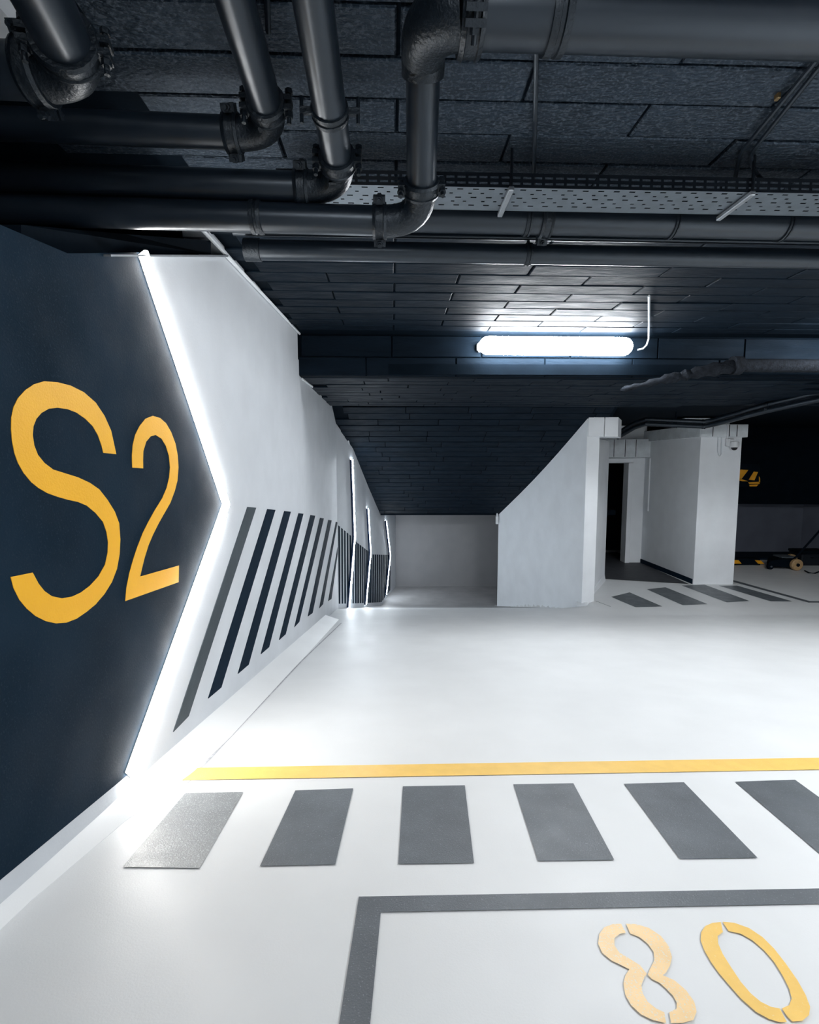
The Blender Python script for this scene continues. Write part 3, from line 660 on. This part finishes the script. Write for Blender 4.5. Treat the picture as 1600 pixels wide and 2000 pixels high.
# ------------------------------------------------------------------ pipes
def arc(a, k, c, n=9):
    return [a * (1 - t) ** 2 + k * (2 * t * (1 - t)) + c * t ** 2 for t in [i / n for i in range(n + 1)]]
def coupling(parent, c, ax, r, lug=None, wd=0.05, name='coupling'):
    """two-bolt grooved coupling: a ribbed ring with two bolted lugs"""
    ax = Vector(ax).normalized()
    lug = Vector(lug) if lug is not None else Vector((0, 0, 1))
    lug = (lug - ax * lug.dot(ax)).normalized(); t = ax.cross(lug).normalized()
    b = MB(); pr = [(-1, 1.0), (-1, 1.2), (-.6, 1.28), (-.5, 1.20), (.5, 1.20), (.6, 1.28), (1, 1.2), (1, 1.0)]
    b.tube([c + ax * (wd / 2 * f) for f, k in pr], [r * k for f, k in pr], 20)
    for s_ in (-1, 1):
        for q in (-1, 1):
            b.box(c + lug * (s_ * r * 1.36) + t * (q * 0.014), (r * 0.5, 0.016, wd * 0.85), (lug, t, ax))
    o = b.build(name, M['cast'], parent, smooth=True)
    for s_ in (-1, 1):
        b = MB(); p = c + lug * (s_ * r * 1.42)
        b.tube([p - t * 0.05, p - t * 0.036], 0.012, 6); b.tube([p - t * 0.04, p + t * 0.055], 0.007, 8); b.tube([p + t * 0.022, p + t * 0.036], 0.012, 6)
        b.build('bolt', M['cast'], o)
    return o
def ring(parent, c, ax, r, name='pipe_clamp', wd=0.03, m='cast'):
    ax = Vector(ax).normalized(); b = MB()
    pr = [(-1, 1.0), (-1, 1.12), (-.3, 1.14), (-.2, 1.06), (.2, 1.06), (.3, 1.14), (1, 1.12), (1, 1.0)]
    b.tube([c + ax * (wd / 2 * f) for f, k in pr], [r * k for f, k in pr], 18); return b.build(name, M[m], parent, smooth=True)
def seg(parent, a, c, r, name='pipe', n=24):
    b = MB(); b.tube([a, c], r, n); return b.build(name, M['pipe'], parent, smooth=True)
def drop(label, pa, pc, left_px, r, ext=0.5, eb_=2.2):
    """a pipe coming towards the wall from behind, an elbow, then a run through the wall opening on the left"""
    a, c = pa, pc; d = (c - a).normalized()
    kk = c + d * (r * eb_)
    e = kk - UX * (r * (eb_ + 0.2)) + Vector((0, 0, -0.004))
    root = thing('drain_pipe', label, 'pipe', (kk.x, kk.y, kk.z - r), 'black drain pipes under the ceiling')
    seg(root, a - d * ext, c, r)
    b = MB(); b.tube(arc(c, kk, e), [r * 1.06] * 10, 20); el = b.build('elbow', M['cast'], root, smooth=True)
    b = MB(); mid = arc(c, kk, e)[3]; b.box(mid + Vector((0, -0.6, -0.8)).normalized() * (r * 1.05), (r * .8, r * .5, 0.01), (UX, d, Vector((0, -0.6, -0.8)))); b.build('cast_plate', M['cast'], el)
    far_ = Vector((-2.35, 0, 0)); run = e - UX * ((e.x + 2.35) / UX.x) + Vector((0, 0, 0.03))
    seg(root, e, run, r)
    coupling(root, c - d * 0.012, d, r, UX)
    coupling(root, e - UX * 0.02, UX, r, Vector((0, -0.55, 0.8)))
    return root, a, d, kk, e
rootA = drop('thick black pipe elbowing left at the upper left corner', at(84, 0, 1.12), at(132, 94, 1.25), 0, 0.062, 0.35, 1.25)
rootB = drop('black pipe elbowing left, second from the upper left corner', at(459, 0, 1.24), at(522, 212, 1.59), 0, 0.0485, 0.3)
rootC = drop('black pipe with a mid clamp, between the second and the upright pipe', at(611, 0, 1.23), at(660, 318, 1.72), 0, 0.050, 0.3)
# clamp with ears on C
ra, a_, d_ = rootC[0], rootC[1], rootC[2]
cc_ = at(640, 205, 1.53); cc_ = a_ + d_ * ((cc_ - a_).dot(d_))
ck = ring(ra, cc_, d_, 0.050, wd=0.034)
for s_ in (-1, 1):
    b = MB(); p = cc_ + UX * (s_ * 0.072); b.box(p, (0.034, 0.012, 0.02)); b.tube([p + Vector((s_ * .012, 0, -0.035)), p + Vector((s_ * .012, 0, 0.04))], 0.006, 6); b.build('bolt', M['cast'], ck)
b = MB(); p = cc_ + Vector((0, 0, 0.05)); b.tube([p, Vector((p.x, p.y, EC))], 0.008, 8); b.build('hanger_rod', M['trayd'], ra, smooth=True)
for rr, px, py in ((rootA, 0, 0), (rootB, 0, 0)):
    q = rr[1] + rr[2] * 0.03; b = MB(); b.tube([q, Vector((q.x, q.y, EC))], 0.008, 8); b.build('hanger_rod', M['trayd'], rr[0], smooth=True)

# pipe D with the big run at upper right
r = 0.050; a = at(827, 108, 1.45); c = at(823, 372, 1.77); d = (c - a).normalized()
top0 = at(905, 24, 1.30); top1 = top0 + UX * 3.6
kk = c + d * (r * 2.2); e = kk - UX * (r * 2.6)
D = thing('drain_pipe', 'upright looking black pipe joining the thick run at the upper right', 'pipe', (kk.x, kk.y, kk.z - r), 'black drain pipes under the ceiling')
seg(D, top0, top1, 0.076)
kt = Vector((a.x - 0.002, top0.y - 0.002, top0.z)); kt = kt + (a - kt) * 0.12
pth = arc(top0, kt, a, 12); b = MB(); b.tube(pth, [0.080 - 0.018 * (i / 12) for i in range(13)], 22); b.build('elbow', M['cast'], D, smooth=True)
seg(D, a, c, r)
coupling(D, top0 + UX * 0.02, UX, 0.076, Vector((0, -0.7, -0.6)), wd=0.06)
b = MB(); b.tube([a - d * 0.01, a + d * 0.045], 0.062, 20); b.build('collar', M['cast'], D, smooth=True)
b = MB(); b.tube(arc(c, kk, e), [r * 1.06] * 10, 20); b.build('elbow', M['cast'], D, smooth=True)
coupling(D, c - d * 0.01, d, r, UX); coupling(D, e - UX * 0.02, UX, r, Vector((0, -0.55, 0.8)))
run = e - UX * ((e.x + 2.35) / UX.x) + Vector((0, 0, 0.03)); seg(D, e, run, r)
for t in (0.518, 0.532):
    pass
pc = e + (run - e) * ((e.x + 0.55) / (e.x - run.x)); ring(D, pc, UX, r, 'pipe_coupling', wd=0.04)
pt = top0 + UX * 0.24; ring(D, pt, UX, 0.076, wd=0.05)
b = MB(); b.tube([pt + Vector((0, 0, .07)), Vector((pt.x, pt.y, EC))], 0.01, 8); b.build('hanger_rod', M['trayd'], D, smooth=True)

# long runs under the tray
def long_run(label, p, q, r, xa, xb, cap=False):
    d = (q - p).normalized(); a = p + d * ((xa - p.x) / d.x); c = p + d * ((xb - p.x) / d.x)
    root = thing('drain_pipe', label, 'pipe', (p.x, p.y, p.z - r), 'black drain pipes under the ceiling')
    seg(root, a, c, r)
    if cap:
        b = MB(); b.tube([a - d * 0.03, a + d * 0.05], r * 1.12, 20); b.build('end_cap', M['cast'], root, smooth=True)
    return root, p, d
t4 = 0.14 * 1000 / 58
R4, p4, d4 = long_run('thick black pipe running the full width under the cable tray', at(300, 412, t4), at(1600, 441, t4 * 1.045), 0.068, -2.35, 5.2)
t5 = 2.62
R5, p5, d5 = long_run('thinner black pipe, lowest of the crosswise pipes, with a capped end', at(490, 488, t5), at(1600, 506, t5 * 1.04), 0.049, at(490, 488, t5).x, 5.2, cap=True)
x4 = at(1072, 440, t4).x; c4 = p4 + d4 * ((x4 - p4.x) / d4.x); coupling(R4, c4, d4, 0.068, Vector((0, -0.6, 0.8)), wd=0.055)
x5 = at(1036, 497, t5).x; c5 = p5 + d5 * ((x5 - p5.x) / d5.x); ring(R5, c5, d5, 0.049)
c4b = p4 + d4 * ((x5 - 0.05 - p4.x) / d4.x); ring(R4, c4b, d4, 0.068, wd=0.028)
for px in (1330, 1560):
    x = at(px, 440, t4).x; ring(R4, p4 + d4 * ((x - p4.x) / d4.x), d4, 0.068, wd=0.02); 
b = MB(); b.tube([c5 + Vector((0, 0, 0.049)), Vector((c5.x, c5.y, EC))], 0.008, 8); b.build('hanger_rod', M['trayd'], R5, smooth=True)
b = MB(); b.tube([c4b + Vector((0, 0, 0.068)), Vector((c4b.x, c4b.y, EC))], 0.008, 8); b.build('hanger_rod', M['trayd'], R4, smooth=True)
# second pipe just under R4's far side, its lit edge shows as a thin line
R6, p6, d6_ = long_run('slim black pipe tucked just below the thick crosswise pipe', at(300, 452, 2.6), at(1600, 474, 2.7), 0.014, -0.9, 5.2)
b = MB(); q = p6 + d6_ * 1.2; b.tube([q, Vector((q.x, q.y, EC))], 0.006, 6); b.build('hanger_rod', M['trayd'], R6, smooth=True)

# dark service beam in front of the wall opening
y2 = 2.35
g0 = on_y(130, 478, 1.9); g1 = on_y(405, 478, 2.35)
b = MB(); b.prism([on_wall(118, 497) + Vector((-0.12, 0, 0.0)), on_wall(412, 497) + Vector((0.0, 0, 0)), on_wall(412, 470) + Vector((0.0, 0, 0)), on_wall(300, 462) + Vector((-0.12, 0, 0.01)), on_wall(118, 452) + Vector((-0.12, 0, 0.02))], (-0.16, 0.0, 0.0))
struct(b.build('trim_3', M['dark']), 'dark sill board closing the pipe opening above the light strip')
b = MB(); b.prism([on_wall(200, 501), on_wall(436, 502), on_wall(436, 498), on_wall(200, 497)], (0.03, 0, 0))
struct(b.build('trim_4', M['steel']), 'thin bright metal edge at the top of the wall beside the light strip')

# conduit along the top edge of the white wall
b = MB(); b.tube([on_wall(388, 446) + Vector((0.012, 0, 0)), on_wall(583, 652) + Vector((0.012, 0, 0))], 0.011, 8)
tag(b.build('conduit', M['white'], smooth=True), 'thin white conduit along the slanting top of the wall before the beam', 'conduit')
b = MB(); b.tube([on_wall(588, 740) + Vector((0.012, 0, 0)), on_wall(640, 780) + Vector((0.012, 0, 0)), on_wall(660, 799) + Vector((0.012, 0, 0)), fpt(670, 818, W1, W2) + Vector((0.01, -0.015, 0)), fpt(681, 868, W1, W2) + Vector((0.01, -0.015, 0))], 0.011, 8)
tag(b.build('conduit', M['white'], smooth=True), 'thin white conduit along the wall top beyond the beam', 'conduit')

# ------------------------------------------------------------------ perforated cable tray
EB = 1.10
ty0, ty1 = on_e(1100, 367, EB).y, on_e(1100, 409, EB).y
tx0, tx1 = -0.45, 3.4
torg = Vector((0, ty0 - 0, EB))
tray = thing('cable_tray', 'perforated grey cable tray with slotted dark side rails', 'cable tray', (1.4, ty0, EB))
def tp(u, v, e): q = UX * u + UY * (v + (ty0 - UX.y * 0.65)); return Vector((q.x, q.y, e))
def strip(us, vs, holes, conv, m, name):
    b = MB(); n = len(us)
    for v in vs:
        for u in us: b.v.append(conv(u, v))
    for j in range(len(vs) - 1):
        for i in range(n - 1):
            if not holes(i, j): b.f.append([j * n + i, j * n + i + 1, (j + 1) * n + i + 1, (j + 1) * n + i])
    return b.build(name, m, tray)
tw_ = ty1 - ty0 + 0.02
us = [tx0]; 
while us[-1] < tx1: us += [us[-1] + 0.014, us[-1] + 0.038, us[-1] + 0.050, us[-1] + 0.064]
nv_ = [0, .018, .026, .05, .058, .082, .09, .114, .122, .146, .154, tw_]
strip(us, nv_, lambda i, j: (j in (1, 5, 9) and i % 4 == 1) or (j in (3, 7) and i % 4 in (0, 3) and (i // 4 + (j == 7)) % 2 == 0), lambda u, v: tp(u, v, EB), M['tray'], 'tray_base')
us2 = [tx0]
while us2[-1] < tx1: us2 += [us2[-1] + 0.012, us2[-1] + 0.044]
for v0, nm in ((0.0, 'side_rail'), (tw_, 'side_rail')):
    strip(us2, [0, .012, .02, .034, .042, .056], lambda i, j: j in (1, 3) and i % 2 == 1, lambda u, v: tp(u, v0, EB + v - 0.003), M['trayd'], nm)
for px, py in ((995, 372), (1462, 378)):
    q = on_e(px, py, EB); u0 = q.dot(UX)
    b = MB(); b.box(tp(u0, tw_ / 2, EB - 0.012), (0.022, tw_ + 0.03, 0.018), (UX, UY, UZ)); b.build('support_bar', M['steel'], tray, bevel=0.003)
    for v in (-0.008, tw_ + 0.008):
        b = MB(); b.tube([tp(u0, v, EB - 0.015), tp(u0, v, EC)], 0.006, 6); b.build('hanger_rod', M['trayd'], tray, smooth=True)
# cables in the tray
for k, v in enumerate((0.04, 0.075, 0.12)):
    b = MB(); b.tube([tp(tx0 + i * 0.35, v + 0.01 * math.sin(i * 1.7 + k), EB + 0.012) for i in range(12)], 0.009, 6)
    tag(b.build('cable', M['dark'], smooth=True), ('black cable in the tray along its near rail', 'black cable along the middle of the tray', 'black cable in the tray along its far rail')[k], 'cable')

# conduits on the ceiling at right, rod on the ceiling
EK = EC - 0.022
def cpath(l): return [on_e(px, py, e) for px, py, e in l]
b = MB(); b.tube(cpath([(1640, 68, EK), (1600, 112, EK), (1452, 292, EK), (1444, 310, EK), (1436, 350, EK - 0.03)]), 0.008, 8); tag(b.build('conduit', M['pipe'], smooth=True), 'left one of two black conduits slanting down the ceiling at upper right', 'conduit')
b = MB(); b.tube(cpath([(1660, 62, EK), (1605, 126, EK), (1476, 288, EK), (1467, 302, EK), (1470, 325, EK), (1480, 342, EK - 0.02), (1490, 352, EK - 0.05)]), 0.008, 8); tag(b.build('conduit', M['pipe'], smooth=True), 'right one of two black conduits ending in a loop at the tray', 'conduit')
b = MB(); b.tube([on_e(1048, 92, EK), on_e(1045, 250, EK), on_e(1043, 352, EK - 0.01), at(1043, 402, 2.3)], 0.008, 8); tag(b.build('conduit', M['pipe'], smooth=True), 'black rod crossing the ceiling boards down to the pipe coupling', 'rod')
b = MB(); b.tube([on_e(521, -30, EK), on_e(524, 62, EK)], 0.008, 8); tag(b.build('conduit', M['pipe'], smooth=True), 'short black rod on the ceiling between two pipes', 'rod')
b = MB(); q = on_e(1519, 189, EC - 0.012); b.box(q, (0.014, 0.02, 0.02)); tag(b.build('ceiling_clip', M['brass'], bevel=0.003), 'tiny brass coloured clip on the ceiling by the conduits', 'clip')

# ------------------------------------------------------------------ lower right: lagged duct and pair of pipes
lag = [at(1212, 762, 5.1), at(1290, 743, 4.9), at(1370, 726, 4.8), at(1440, 714, 4.75)]
lg = thing('insulated_pipe', 'lumpy dark insulated pipe bending under the right end of the beam', 'pipe', lag[-1])
pts = []
for i in range(25):
    t = i / 24 * 3; k = min(2, int(t)); q = lag[k].lerp(lag[k + 1], t - k); pts.append(q)
b = MB(); b.tube(pts, [0.02 + 0.05 * (i / 24) + random.uniform(-0.013, 0.013) for i in range(25)], 12); b.build('lagging', M['lag'], lg, smooth=True)
b = MB(); q0 = lag[-1]; b.tube([q0 - UX * 0.02, q0 + UX * 3.0], 0.06, 16); b.build('pipe', M['lag'], lg, smooth=True)
b = MB(); b.tube([q0 - UX * 0.05, q0 + UX * 0.03], 0.085, 16); b.build('flange', M['lag'], lg, smooth=True)
b = MB(); b.tube([q0 + UX * 0.8, Vector(((q0 + UX * 0.8).x, (q0 + UX * 0.8).y, EC))], 0.01, 6); b.build('hanger_rod', M['dark'], lg)
for k, (off, lab) in enumerate(((0, 'upper one of the black pipe pair meeting above the column'), (9, 'lower one of the black pipe pair meeting above the column'))):
    pp = [at(1206, 846 + off, 8.6), at(1240, 826 + off, 8.3), at(1262, 819 + off, 8.0), at(1375, 824 + off, 7.6)] + [at(1395, 820 + off, 7.5), at(1500, 790 + off * 1.3, 6.6), at(1640, 757 + off * 1.6, 5.8)]
    root = thing('service_pipe', lab, 'pipe', pp[3], 'black pipe pair above the column')
    b = MB(); b.tube(pp, 0.034, 12); b.build('pipe', M['pipe'], root, smooth=True)
    for px, py, t in ((1320, 822, 7.8), (1375, 824, 7.6), (1500, 790, 6.6)):
        q = at(px, py + off, t); dn = (pp[3] - pp[2]).normalized() if px < 1390 else (pp[5] - pp[4]).normalized(); ring(root, q, dn, 0.034, wd=0.05)
    q = at(1320, 822 + off, 7.8); b = MB(); b.tube([q, Vector((q.x, q.y, 0.78))], 0.008, 6); b.build('hanger_rod', M['dark'], root)
